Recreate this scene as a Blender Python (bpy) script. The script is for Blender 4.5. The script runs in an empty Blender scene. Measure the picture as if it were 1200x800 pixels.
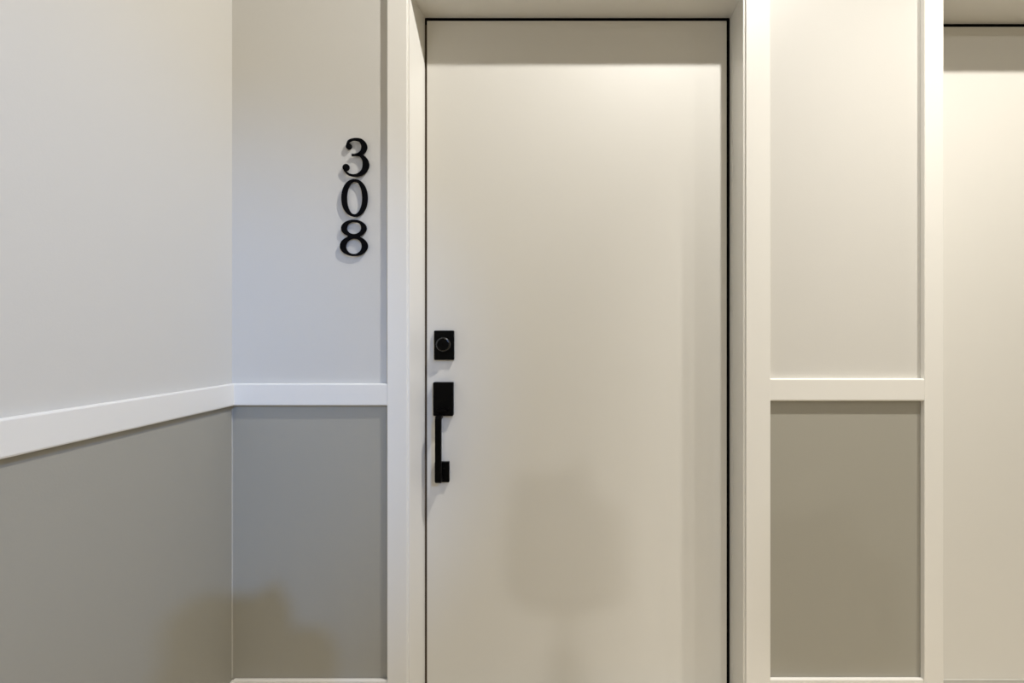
import bpy, bmesh, math
from mathutils import Vector, Matrix

# ------------------------------------------------------------------ scene, camera, world, exposure
sc = bpy.context.scene
C = sc.collection
F = 560.0            # focal length in pixels of the 1200 px wide frame
ZC = 1.12            # lens height
cam_d = bpy.data.cameras.new('camera')
cam_d.sensor_fit = 'HORIZONTAL'; cam_d.sensor_width = 36.0
cam_d.lens = F * 36.0 / 1200.0
cam_d.clip_start = 0.02
cam = bpy.data.objects.new('camera', cam_d)
C.objects.link(cam)
cam.location = (0, 0, ZC); cam.rotation_euler = (math.pi / 2, 0, 0)
sc.camera = cam

world = bpy.data.worlds.new('world'); sc.world = world
world.use_nodes = True
world.node_tree.nodes['Background'].inputs[0].default_value = (0.80, 0.88, 1.0, 1)
world.node_tree.nodes['Background'].inputs[1].default_value = 0.6

sc.view_settings.view_transform = 'Standard'
sc.view_settings.look = 'None'
sc.view_settings.gamma = 1.0
sc.view_settings.use_curve_mapping = False
sc.view_settings.exposure = 0.24

CEIL = 3.10
WARM = (1.0, 0.955, 0.88); COOL = (0.22, 0.46, 1.0); NEUT = (1.0, 0.97, 0.925)
# ceiling downlights: x, y, power, colour, lamp radius, aim point (None = straight down), beam angle, label
DOWNLIGHTS = [
    (0.78, 0.65, 118.0, NEUT, 0.03, (-0.2, 1.36, 1.0), 124, 'swivelling ceiling downlight nearest to door 308'),
    (1.55, 0.65, 140.0, WARM, 0.03, (1.72, 1.40, 0.2), 82, 'swivelling ceiling downlight nearest to the neighbouring door'),
    (2.95, -1.10, 60.0, WARM, 0.08, None, 168, 'added unseen fill lamp by the right end wall, brightening the left side wall'),  # added fill lamp, lifts the left side wall above the back panel
    (-0.50, -5.30, 300.0, NEUT, 0.13, None, 169, 'round recessed ceiling downlight at the far end of the lobby'),
    (1.42, -3.25, 470.0, COOL, 0.06, (-0.98, 1.36, 0.85), 21.5, 'cool white swivelling downlight turned towards the corner'),
    (-2.35, -4.30, 220.0, NEUT, 0.13, None, 169, 'round recessed ceiling downlight deep in the left of the lobby'),
]

# ------------------------------------------------------------------ helpers
def X(px, d): return (px - 600.0) * d / F
def Z(py, d): return ZC - (py - 400.0) * d / F

def mat(name, col, rough=0.5, bump=0.0, bscale=300.0, vary=0.0, metallic=0.0, spec=0.5, emit=None):
    m = bpy.data.materials.new(name); m.use_nodes = True
    nt = m.node_tree; b = nt.nodes['Principled BSDF']
    b.inputs['Roughness'].default_value = rough
    b.inputs['Metallic'].default_value = metallic
    b.inputs['Specular IOR Level'].default_value = spec
    tc = nt.nodes.new('ShaderNodeTexCoord')
    if vary > 0:
        n = nt.nodes.new('ShaderNodeTexNoise'); n.inputs['Scale'].default_value = 2.2
        n.inputs['Detail'].default_value = 4
        nt.links.new(tc.outputs['Object'], n.inputs['Vector'])
        r = nt.nodes.new('ShaderNodeMix'); r.data_type = 'RGBA'
        r.inputs[6].default_value = tuple(c * (1 - vary) for c in col) + (1,)
        r.inputs[7].default_value = tuple(min(1, c * (1 + vary)) for c in col) + (1,)
        nt.links.new(n.outputs['Fac'], r.inputs[0]); nt.links.new(r.outputs[2], b.inputs['Base Color'])
    else:
        b.inputs['Base Color'].default_value = col + (1,)
    if bump > 0:
        n2 = nt.nodes.new('ShaderNodeTexNoise'); n2.inputs['Scale'].default_value = bscale
        n2.inputs['Detail'].default_value = 2
        nt.links.new(tc.outputs['Object'], n2.inputs['Vector'])
        bp = nt.nodes.new('ShaderNodeBump'); bp.inputs['Strength'].default_value = bump
        bp.inputs['Distance'].default_value = 0.0006
        nt.links.new(n2.outputs['Fac'], bp.inputs['Height']); nt.links.new(bp.outputs[0], b.inputs['Normal'])
    if emit:
        b.inputs['Emission Color'].default_value = emit[0] + (1,)
        b.inputs['Emission Strength'].default_value = emit[1]
    return m

M = {
    'upper': mat('upper_wall_paint', (0.625, 0.61, 0.57), 0.55, 0.25, 260, 0.012),
    'lower': mat('lower_wall_paint', (0.365, 0.350, 0.300), 0.5, 0.25, 260, 0.015),
    'trim': mat('trim_paint', (0.80, 0.785, 0.74), 0.38, 0.1, 120, 0.008),
    'door': mat('door_paint', (0.70, 0.685, 0.64), 0.42, 0.15, 180, 0.01),
    'grey': mat('threshold_grey', (0.52, 0.51, 0.47), 0.5, 0.1, 120, 0.01),
    'seal': mat('black_rubber_seal', (0.0015, 0.001, 0.001), 0.8, spec=0.04),
    'brown': mat('brown_rubber_seal', (0.10, 0.075, 0.055), 0.7, spec=0.1),
    'black': mat('black_metal', (0.0012, 0.0012, 0.0012), 0.38, 0.05, 200, spec=0.07),
    'gloss': mat('black_gloss_metal', (0.0012, 0.0012, 0.0012), 0.25, spec=0.6),
    'caulk': mat('corner_caulk', (0.40, 0.385, 0.34), 0.6),
    'digit': mat('black_painted_metal', (0.0012, 0.0012, 0.002), 0.5, spec=0.06),
    'floor': mat('pale_floor', (0.50, 0.43, 0.32), 0.6, 0.3, 90, 0.06),
    'ceil': mat('ceiling_paint', (0.80, 0.79, 0.75), 0.8, 0.2, 200, 0.01),
    'lens': mat('lamp_diffuser', (0.9, 0.9, 0.88), 0.4, emit=((1.0, 0.93, 0.82), 6.0)),
    'plastic': mat('camera_plastic', (0.015, 0.015, 0.016), 0.4, 0.1, 300),
    'glass': mat('lens_glass', (0.01, 0.01, 0.014), 0.05),
}

def link(name, bm, m, parent=None, smooth=False):
    me = bpy.data.meshes.new(name); bm.to_mesh(me); bm.free()
    me.materials.append(M[m])
    if smooth:
        for p in me.polygons: p.use_smooth = True
    o = bpy.data.objects.new(name, me); C.objects.link(o)
    if parent: o.parent = parent
    return o

def bm_box(x0, x1, y0, y1, z0, z1, bev=0.0, seg=2, bm=None):
    b = bmesh.new()
    bmesh.ops.create_cube(b, size=1.0)
    bmesh.ops.scale(b, vec=(x1 - x0, y1 - y0, z1 - z0), verts=b.verts)
    bmesh.ops.translate(b, vec=((x0 + x1) / 2, (y0 + y1) / 2, (z0 + z1) / 2), verts=b.verts)
    if bev > 0:
        bmesh.ops.bevel(b, geom=b.edges[:], offset=bev, segments=seg, affect='EDGES', profile=0.5)
    if bm is None: return b
    me = bpy.data.meshes.new('tmp'); b.to_mesh(me); b.free(); bm.from_mesh(me); bpy.data.meshes.remove(me)
    return bm

def bm_prism(pts, z0, z1):
    """pts: xy polygon (counter-clockwise) extruded in z"""
    b = bmesh.new()
    lo = [b.verts.new((x, y, z0)) for x, y in pts]; hi = [b.verts.new((x, y, z1)) for x, y in pts]
    b.faces.new(lo[::-1]); b.faces.new(hi)
    n = len(pts)
    for i in range(n): b.faces.new((lo[i], lo[(i + 1) % n], hi[(i + 1) % n], hi[i]))
    bmesh.ops.recalc_face_normals(b, faces=b.faces[:])
    return b

def bm_lathe(prof, n=32, axis='Z', loc=(0, 0, 0)):
    """prof: list of (r, h) along the axis"""
    b = bmesh.new(); rings = []
    for r, h in prof:
        rings.append([b.verts.new((r * math.cos(2 * math.pi * k / n), r * math.sin(2 * math.pi * k / n), h)) for k in range(n)])
    for a, c in zip(rings, rings[1:]):
        for k in range(n): b.faces.new((a[k], a[(k + 1) % n], c[(k + 1) % n], c[k]))
    b.faces.new(rings[0][::-1]); b.faces.new(rings[-1])
    if axis == 'Y':     # h runs towards -y (towards the viewer)
        bmesh.ops.rotate(b, cent=(0, 0, 0), matrix=Matrix.Rotation(math.pi / 2, 3, 'X'), verts=b.verts)
    bmesh.ops.translate(b, vec=loc, verts=b.verts)
    bmesh.ops.recalc_face_normals(b, faces=b.faces[:])
    return b

def bm_rod(p0, p1, r0, r1, n=14):
    p0, p1 = Vector(p0), Vector(p1); d = p1 - p0
    b = bmesh.new()
    bmesh.ops.create_cone(b, cap_ends=True, segments=n, radius1=r0, radius2=r1, depth=d.length)
    q = Vector((0, 0, 1)).rotation_difference(d.normalized())
    bmesh.ops.rotate(b, cent=(0, 0, 0), matrix=q.to_matrix(), verts=b.verts)
    bmesh.ops.translate(b, vec=(p0 + p1) / 2, verts=b.verts)
    return b

def tag(o, label, cat, group=None, kind=None):
    o['label'] = label; o['category'] = cat
    if group: o['group'] = group
    if kind: o['kind'] = kind
    return o

def struct(o, label, cat): return tag(o, label, cat, kind='structure')

def empty(name, loc=(0, 0, 0)):
    o = bpy.data.objects.new(name, None); o.empty_display_size = 0.1
    C.objects.link(o); o.location = loc
    return o

# ------------------------------------------------------------------ depths (distance from the lens)
DL = 1.45      # door leaf face
DJ = 1.347     # front edge of the jambs
DC = 1.340     # casing face
DW = 1.355     # painted wall panels
DR = 1.341     # chair rail face
DB = 1.343     # baseboard face
THK = 1.56     # back of the wall
XL = X(272, DW)                   # face of the left wall
RT = DW - DR                      # rail thickness

# openings
A0, A1 = X(480, DJ), X(871, DJ)             # door 308, between jamb faces at the front
B0, B1 = X(1106, DC) + 0.001, X(1106, DC) + 0.92  # the neighbouring door
HA = Z(20.2, DL); HB = Z(27.2, DL)             # soffit heights
CAS_L0, CAS_L1 = X(453.5, DC), X(477, DC)
CAS_R0, CAS_R1 = X(874.5, DC), X(903, DC)
CAS_B0, CAS_B1 = X(1083.5, DC), X(1106, DC)
ZL1, ZL0 = Z(449.3, DR), Z(475.4, DR)            # left chair rail
ZR1, ZR0 = Z(443.4, DR), Z(470.0, DR)            # right chair rail
ZB = Z(797, DB)                                  # baseboard top
XR = 3.6

# ------------------------------------------------------------------ floor, ceiling, outer walls of the lobby
struct(link('floor', bm_box(-4.2, XR + 0.1, -6.1, THK, -0.05, 0), 'floor'), 'pale floor of the lobby in front of the doors', 'floor')
struct(link('ceiling', bm_box(-4.2, XR + 0.1, -6.1, THK, CEIL, CEIL + 0.05), 'ceil'), 'plain white ceiling of the lobby', 'ceiling')
struct(link('wall_rear', bm_box(-4.2, XR + 0.1, -6.2, -6.1, 0, CEIL), 'lower'), 'plain wall across the rear of the lobby', 'wall')
struct(link('wall_right', bm_box(XR, XR + 0.1, -6.1, THK, 0, CEIL), 'lower'), 'plain wall at the right end of the lobby', 'wall')

# left wall: core with an upper and a lower painted field
YL0 = -0.95
wl = struct(link('wall_left', bm_box(-4.2, XL - 0.012, YL0, THK, 0, CEIL), 'upper'),
            'left side wall, off-white above and taupe grey below the rail', 'wall')
mid = (ZL0 + ZL1) / 2
link('upper_panel', bm_box(XL - 0.012, XL, YL0, DW, mid, CEIL), 'upper', wl)
link('lower_panel', bm_box(XL - 0.012, XL, YL0, DW, 0, mid), 'lower', wl)
struct(link('wall_outer', bm_box(-4.3, -4.2, -6.1, YL0, 0, CEIL), 'lower'), 'plain wall at the far left of the lobby', 'wall')

# wall with the doors: built of solid pieces around the two openings
wb = empty('wall_back', (0, DW, 0)); struct(wb, 'wall around door 308, off-white above and taupe grey below the rails', 'wall')
def wpart(name, x0, x1, z0, z1, m, y0=DW, y1=THK):
    o = link(name, bm_box(x0, x1, y0 - DW, y1 - DW, z0, z1), m, wb); return o
midr = (ZR0 + ZR1) / 2
wpart('upper_panel', XL - 0.012, A0 - 0.03, mid, CEIL, 'upper')
wpart('lower_panel', XL - 0.012, A0 - 0.03, 0, mid, 'lower')
wpart('upper_panel', A1 + 0.03, B0 - 0.03, midr, CEIL, 'upper')
wpart('lower_panel', A1 + 0.03, B0 - 0.03, 0, midr, 'lower')
wpart('upper_panel', B1 + 0.03, XR, midr, CEIL, 'upper')
wpart('lower_panel', B1 + 0.03, XR, 0, midr, 'lower')
wpart('header_panel', A0 - 0.03, A1 + 0.03, HA + 0.03, CEIL, 'upper')
wpart('header_panel', B0 - 0.03, B1 + 0.03, HB + 0.03, CEIL, 'upper')

link('caulk_line', bm_prism([(XL, 0), (XL, -0.0025), (XL + 0.0025, 0)], ZB, ZL0 - 0.002), 'caulk', wb)
# chair rails and baseboards
BV = 0.004
tL = XL + RT
struct(link('trim_1', bm_box(XL, tL, YL0, DW, ZL0, ZL1, BV), 'trim'), 'white chair rail running along the left side wall', 'chair rail')
struct(link('trim_2', bm_box(tL - 0.006, CAS_L0 + 0.005, DR, DW, ZL0, ZL1, BV), 'trim'), 'short white chair rail below the number 308', 'chair rail')
struct(link('trim_3', bm_box(CAS_R1 - 0.005, CAS_B0 + 0.005, DR, DW, ZR0, ZR1, BV), 'trim'), 'short white chair rail between the two doors', 'chair rail')
struct(link('trim_4', bm_box(B1 + 0.065, XR, DR, DW, ZR0, ZR1, BV), 'trim'), 'white chair rail right of the neighbouring door', 'chair rail')
BT = DW - DB
struct(link('baseboard_left', bm_box(XL, XL + BT, YL0, DW, 0, ZB - 0.004, BV), 'trim'), 'white baseboard along the left side wall', 'baseboard')
struct(link('baseboard_back', bm_box(XL + BT - 0.005, CAS_L0 + 0.005, DB, DW, 0, ZB, BV), 'trim'), 'white baseboard in the corner left of door 308', 'baseboard')
struct(link('baseboard_middle', bm_box(CAS_R1 - 0.005, CAS_B0 + 0.005, DB, DW, 0, ZB + 0.003, BV), 'trim'), 'white baseboard between the two doors', 'baseboard')
struct(link('baseboard_right', bm_box(B1 + 0.065, XR, DB, DW, 0, ZB, BV), 'trim'), 'white baseboard right of the neighbouring door', 'baseboard')

# ------------------------------------------------------------------ doors
def door(name, label, c0, c1, a0, a1, c2, c3, soff, leaf0, leaf1, topgap, jl_back, jr_back, sealm):
    """c0,c1 / c2,c3 casing edges; a0,a1 jamb faces; leaf0,leaf1 leaf edges; all in world x"""
    d = empty(name, ((a0 + a1) / 2, DL, 0)); struct(d, label, 'door')
    ox, oy = d.location.x, d.location.y
    def P(nm, bm, m, par=None, smooth=False):
        bmesh.ops.translate(bm, vec=(-ox, -oy, 0), verts=bm.verts)
        return link(nm, bm, m, par or d, smooth)
    yb = DL + 0.05
    P('casing', bm_box(c0, c1, DC, DW, 0, soff + 0.004, 0.002), 'trim')
    P('casing', bm_box(c2, c3, DC, DW, 0, soff + 0.004, 0.002), 'trim')
    P('casing', bm_box(c0, c3, DC, DW, soff + 0.004, soff + 0.07, 0.002), 'trim')
    # jambs run from the casing to just before the leaf
    P('jamb', bm_prism([(a0 - 0.03, DJ), (a0, DJ), (jl_back, DL - 0.004), (jl_back, THK), (a0 - 0.03, THK)], 0, soff), 'trim')
    P('jamb', bm_prism([(a1, DJ), (a1 + 0.03, DJ), (a1 + 0.03, THK), (jr_back, THK), (jr_back, DL - 0.02)], 0, soff), 'trim')
    P('head_jamb', bm_box(a0 - 0.03, a1 + 0.03, DJ, THK, soff, soff + 0.03, 0.0008, 1), 'trim')
    # seals seen as the dark gap round the leaf
    P('seal', bm_box(jl_back, leaf0 + 0.01, DL + 0.004, DL + 0.03, 0, soff - 0.001), sealm)
    P('seal', bm_box(leaf1 - 0.01, jr_back, DL + 0.004, DL + 0.03, 0, soff - 0.001), 'seal')
    P('seal', bm_box(jl_back + 0.001, jr_back - 0.001, DL + 0.003, DL + 0.029, soff - topgap - 0.01, soff - 0.0005), 'seal')
    leaf = P('door_leaf', bm_box(leaf0, leaf1, DL, DL + 0.044, 0.006, soff - topgap, 0.0015), 'door')
    P('threshold', bm_box(a0, a1, DJ, THK, 0, 0.005, 0.001, 1), 'grey')
    return d, P, leaf

d1, P1, leaf1 = door('door_1', 'plain off-white door with black deadbolt and handle, numbered 308', CAS_L0, CAS_L1, A0, A1, CAS_R0, CAS_R1, HA,
                     X(500.3, DL), X(851.8, DL), 0.0105, X(497.6, DL), X(855.6, DL), 'brown')
d2, P2, leaf2 = door('door_2', 'neighbouring plain off-white door cut off by the right edge of the photo', CAS_B0, CAS_B1, B0, B1, B1 + 0.003, B1 + 0.063, HB,
                     B0 + 0.01, B1 - 0.01, 0.0105, B0 + 0.001, B1 - 0.001, 'seal')
kp = P2('kick_plate', bm_box(B0 + 0.012, B1 - 0.012, DL - 0.003, DL + 0.002, 0.01, Z(795.5, DL), 0.001), 'grey', leaf2)
kp['label'] = 'light grey strip along the foot of the door'

# deadbolt
YF = DL
db = P1('deadbolt', bm_box(X(509.3, DL), X(532.6, DL), DL - 0.013, DL + 0.001, Z(421.6, DL), Z(387.2, DL), 0.003), 'black')
db['label'] = 'black rectangular deadbolt plate'
kc = (X(520.8, DL), DL - 0.011, Z(403.5, DL))
P1('rim', bm_lathe([(0.0225, 0), (0.0225, 0.012), (0.0217, 0.016), (0.0200, 0.0185), (0.0178, 0.0195)], 40, 'Y', kc), 'gloss', db, True)
P1('lock_cylinder', bm_lathe([(0.0172, 0.0185), (0.0172, 0.0206), (0.0165, 0.0210), (0.004, 0.0210)], 40, 'Y', kc), 'black', db)
P1('keyway', bm_box(kc[0] - 0.001, kc[0] + 0.001, DL - 0.0324, DL - 0.028, kc[2] - 0.005, kc[2] + 0.004), 'seal', db)
# handle set: upper plate with thumb latch, grip, lower foot
hu = P1('handle_plate', bm_box(X(508.6, DL), X(532.0, DL), DL - 0.020, DL + 0.001, Z(486.2, DL), Z(447.2, DL), 0.003), 'black')
hu['label'] = 'black rectangular plate of the door handle'
P1('thumb_latch', bm_prism([(X(513, DL), DL - 0.034), (X(526, DL), DL - 0.034), (X(526, DL), DL - 0.018), (X(513, DL), DL - 0.018)],
                           Z(480.5, DL), Z(478, DL)), 'black', hu)
# the grip: square bar standing off the leaf, returning to plate and foot
gx0, gx1 = X(513.2, DL), X(520.2, DL)
yg0, yg1 = DL - 0.058, DL - 0.044
g = bmesh.new()
def quadpath(bm, pts, w):
    """sweep a rectangular section (x: w[0]..w[1]) along (y,z) outline polygon"""
    lo = [bm.verts.new((w[0], y, z)) for y, z in pts]; hi = [bm.verts.new((w[1], y, z)) for y, z in pts]
    n = len(pts)
    bm.faces.new(lo); bm.faces.new(hi[::-1])
    for i in range(n): bm.faces.new((lo[i], hi[i], hi[(i + 1) % n], lo[(i + 1) % n]))
    bmesh.ops.recalc_face_normals(bm, faces=bm.faces[:])
zt, zb_ = Z(484, DL), Z(562.0, DL)
quadpath(g, [(DL - 0.018, zt), (yg0 + 0.008, zt), (yg0, zt - 0.010), (yg0, zb_ + 0.010), (yg0 + 0.008, zb_ + 0.004), (DL - 0.012, zb_ + 0.004),
             (DL - 0.012, zb_ + 0.018), (yg1 + 0.001, zb_ + 0.018), (yg1, zb_ + 0.020), (yg1, zt - 0.016), (yg1 + 0.004, zt - 0.012), (DL - 0.018, zt - 0.012)], (gx0, gx1))
bmesh.ops.bevel(g, geom=g.edges[:], offset=0.0012, segments=2, affect='EDGES')
gp = P1('grip', g, 'black'); gp['label'] = 'slim black square-section grip bar'
hf = P1('handle_foot', bm_box(X(510.2, DL), X(527.0, DL), DL - 0.014, DL + 0.001, Z(563.6, DL), Z(540.0, DL), 0.002), 'black')
hf['label'] = 'small black lower plate of the handle'
P1('screw', bm_lathe([(0.0035, 0), (0.0035, 0.0008), (0.0028, 0.0016)], 16, 'Y', (X(521.5, DL), DL - 0.0135, Z(548, DL))), 'black', hf, True)

# ------------------------------------------------------------------ house number digits
def curve_digit(name, splines, loc, depth):
    cu = bpy.data.curves.new(name, 'CURVE'); cu.dimensions = '2D'; cu.fill_mode = 'BOTH'
    cu.extrude = depth / 2; cu.bevel_depth = 0.0005; cu.bevel_resolution = 1; cu.offset = -0.0003
    for pts in splines:
        s = cu.splines.new('POLY'); s.points.add(len(pts) - 1); s.use_cyclic_u = True
        for p, (x, z) in zip(s.points, pts): p.co = (x, z, 0, 1)
    t = bpy.data.objects.new(name + '_tmp', cu); C.objects.link(t)
    bpy.context.view_layer.update()
    me = bpy.data.meshes.new_from_object(t.evaluated_get(bpy.context.evaluated_depsgraph_get()))
    bpy.data.objects.remove(t); bpy.data.curves.remove(cu)
    me.name = name
    me.transform(Matrix.Rotation(math.pi / 2, 4, 'X'))
    me.materials.clear(); me.materials.append(M['digit'])
    o = bpy.data.objects.new(name, me); C.objects.link(o); o.location = loc
    return o

def ell(cx, cz, a, b, n=64, p=2.0):
    out = []
    for k in range(n):
        t = 2 * math.pi * k / n; c, s = math.cos(t), math.sin(t)
        out.append((cx + a * math.copysign(abs(c) ** (2 / p), c), cz + b * math.copysign(abs(s) ** (2 / p), s)))
    return out

def catmull(P, n=12):
    out = []
    Q = [P[0]] + P + [P[-1]]
    for i in range(1, len(Q) - 2):
        for k in range(n):
            t = k / n
            out.append(tuple(0.5 * ((2 * b) + (-a + c) * t + (2 * a - 5 * b + 4 * c - d) * t * t + (-a + 3 * b - 3 * c + d) * t ** 3)
                             for a, b, c, d in zip(Q[i - 1], Q[i], Q[i + 1], Q[i + 2])))
    out.append(P[-1]); return out

def stroke(P):
    """P: (x, z, width); returns the closed outline"""
    S = catmull(P); L, R = [], []
    for i, (x, z, w) in enumerate(S):
        a = S[max(0, i - 1)]; b = S[min(len(S) - 1, i + 1)]
        dx, dz = b[0] - a[0], b[1] - a[1]; l = math.hypot(dx, dz) or 1
        nx, nz = -dz / l, dx / l
        L.append((x + nx * w / 2, z + nz * w / 2)); R.append((x - nx * w / 2, z - nz * w / 2))
    return L + R[::-1]

DN = DW - 0.0065          # face of the standing-off digits
s = DN / F               # metres for one pixel at the digits
PX = lambda pts: [(x * s, z * s) for x, z in pts]
def join(name, splines, loc, depth, extra=()):
    o = curve_digit(name, splines, loc, depth)
    if extra:
        bm = bmesh.new(); bm.from_mesh(o.data)
        for e in extra:
            q = curve_digit('tmp', e, loc, depth); bm.from_mesh(q.data); me = q.data
            bpy.data.objects.remove(q); bpy.data.meshes.remove(me)
        bm.to_mesh(o.data); bm.free()
    return o
dth = 0.004
grp = 'unit number digits'
# 3: two bowls with ball terminals, in pixels about the digit's centre (width 31, height 45)
top = [(-10.5, 15.2, 1.8), (-8.0, 19.3, 2.6), (-2.5, 21.2, 2.6), (4.5, 20.2, 4.2), (8.6, 16.2, 6.2), (9.6, 11.6, 6.8), (7.6, 6.8, 5.6), (3.0, 3.9, 3.4), (-2.0, 3.0, 2.4), (-5.0, 2.9, 2.6)]
bot = [(1.0, 3.4, 2.0), (5.5, 2.2, 3.6), (10.0, -2.2, 6.0), (11.6, -8.5, 7.6), (9.6, -15.0, 6.4), (4.5, -19.4, 4.2), (-2.0, -21.0, 2.6), (-8.5, -19.6, 2.4), (-12.8, -15.4, 2.4), (-14.2, -12.2, 2.0)]
n3 = join('house_number', [PX(stroke(top))], (X(417.3, DN), DN, Z(184.6, DN)), dth,
          [[PX(stroke(bot))], [PX(ell(-8.4, 13.0, 3.5, 3.5, 28))], [PX(ell(-11.7, -11.6, 4.0, 4.0, 28))]])
tag(n3, 'black serif digit 3, topmost of the three door numbers', 'number', grp)
n0 = join('house_number', [PX(ell(0, 0, 15.4, 21.9, 72, 2.1)), PX(ell(0, 0, 9.0, 19.2, 72, 2.0))], (X(415.6, DN), DN, Z(231.9, DN)), dth)
tag(n0, 'black serif digit 0 between the digits 3 and 8', 'number', grp)
# 8: outer outline with a waist, two counters
def eight():
    up = []; 
    for k in range(97):
        t = math.radians(-62 + k * (304 / 96)); up.append((14.9 * math.cos(t), 11.3 + 10.0 * math.sin(t)))
    lo = []
    for k in range(97):
        t = math.radians(118 + k * (304 / 96)); lo.append((16.3 * math.cos(t), -9.4 + 11.8 * math.sin(t)))
    return up + lo
n8 = join('house_number', [PX(eight()), PX(ell(0.2, 11.8, 8.5, 7.2, 56)), PX(ell(0.0, -9.7, 9.3, 9.1, 56))], (X(414.8, DN), DN, Z(278.8, DN)), dth)
tag(n8, 'black serif digit 8, lowest of the three door numbers', 'number', grp)
# short standoff pins to the wall
for o, pins in ((n3, [(9.6, 11), (10.5, -9)]), (n0, [(-12, 0), (12, 0)]), (n8, [(-13, -9), (13, -9)])):
    for px, pz in pins:
        p = link('standoff_pin', bm_rod((px * s, 0.001, pz * s), (px * s, DW - DN, pz * s), 0.0015, 0.0015, 8), 'digit', o)

# ------------------------------------------------------------------ ceiling downlights
def downlight(x, y, power, col, rad, aim, beam, label):
    r = empty('recessed_downlight', (x, y, CEIL)); tag(r, label, 'ceiling light', 'ceiling downlights')
    link('trim_ring', bm_lathe([(0.050, 0.0), (0.075, 0.0), (0.075, -0.003), (0.070, -0.006), (0.054, -0.006), (0.050, -0.002)], 40), 'trim', r, False)
    link('lens', bm_lathe([(0.049, -0.001), (0.049, -0.003), (0.040, -0.004)], 40), 'lens', r, False)
    ld = bpy.data.lights.new('lamp', 'SPOT'); ld.energy = power; ld.color = col
    ld.spot_size = math.radians(beam); ld.spot_blend = 1.0 if beam < 166 else 0.5; ld.shadow_soft_size = rad
    lo = bpy.data.objects.new('lamp', ld); C.objects.link(lo); lo.parent = r; lo.location = (0, 0, -0.045)
    if aim: lo.rotation_euler = (Vector(aim) - Vector((x, y, CEIL - 0.045))).to_track_quat('-Z', 'Y').to_euler()
    return r
for a in DOWNLIGHTS: downlight(*a)

# ------------------------------------------------------------------ the picture-taking camera on its tripod (throws the soft shadows)
tp = empty('tripod', (0, -0.20, 0)); tag(tp, 'black tripod standing in the lobby facing door 308', 'tripod')
link('column', bm_rod((0, 0, 0.42), (0, 0, 0.965), 0.014, 0.014), 'plastic', tp)
link('collar', bm_lathe([(0.03, 0.80), (0.036, 0.81), (0.036, 0.86), (0.03, 0.87)], 24), 'plastic', tp)
link('head_plate', bm_box(-0.045, 0.045, -0.035, 0.035, 0.965, 0.98, 0.003), 'plastic', tp)
for k in range(3):
    a = math.radians(90 + 120 * k); c, sn = math.cos(a), math.sin(a)
    lg = link('leg', bm_rod((0.02 * c, 0.02 * sn, 0.83), (0.40 * c, 0.40 * sn, 0.012), 0.014, 0.009), 'plastic', tp)
    link('rubber_foot', bm_rod((0.395 * c, 0.395 * sn, 0.025), (0.403 * c, 0.403 * sn, 0.0), 0.013, 0.014), 'seal', lg)
cm = empty('scanning_camera', (0, -0.20, 0.98)); tag(cm, 'black box camera on the tripod throwing a soft shadow on the door', 'camera')
link('body', bm_box(-0.135, 0.140, -0.08, 0.08, 0.0, 0.235, 0.06, 6), 'plastic', cm)
link('sensor_tower', bm_box(-0.125, 0.055, -0.055, 0.055, 0.19, 0.300, 0.035, 4), 'plastic', cm)
link('top_knob', bm_lathe([(0.016, 0.285), (0.018, 0.30), (0.018, 0.325), (0.012, 0.33)], 20, 'Z', (0.03, 0, 0)), 'plastic', cm)
for zz in (0.06, 0.12, 0.18):
    link('front_lens', bm_lathe([(0.022, 0), (0.022, 0.008), (0.016, 0.010), (0.012, 0.006)], 28, 'Y', (0, 0, 0)), 'glass', cm).location = (0, 0, zz)
for o in cm.children:
    if o.name.startswith('front_lens'):
        o.rotation_euler = (0, 0, math.pi); o.location.y = 0.079
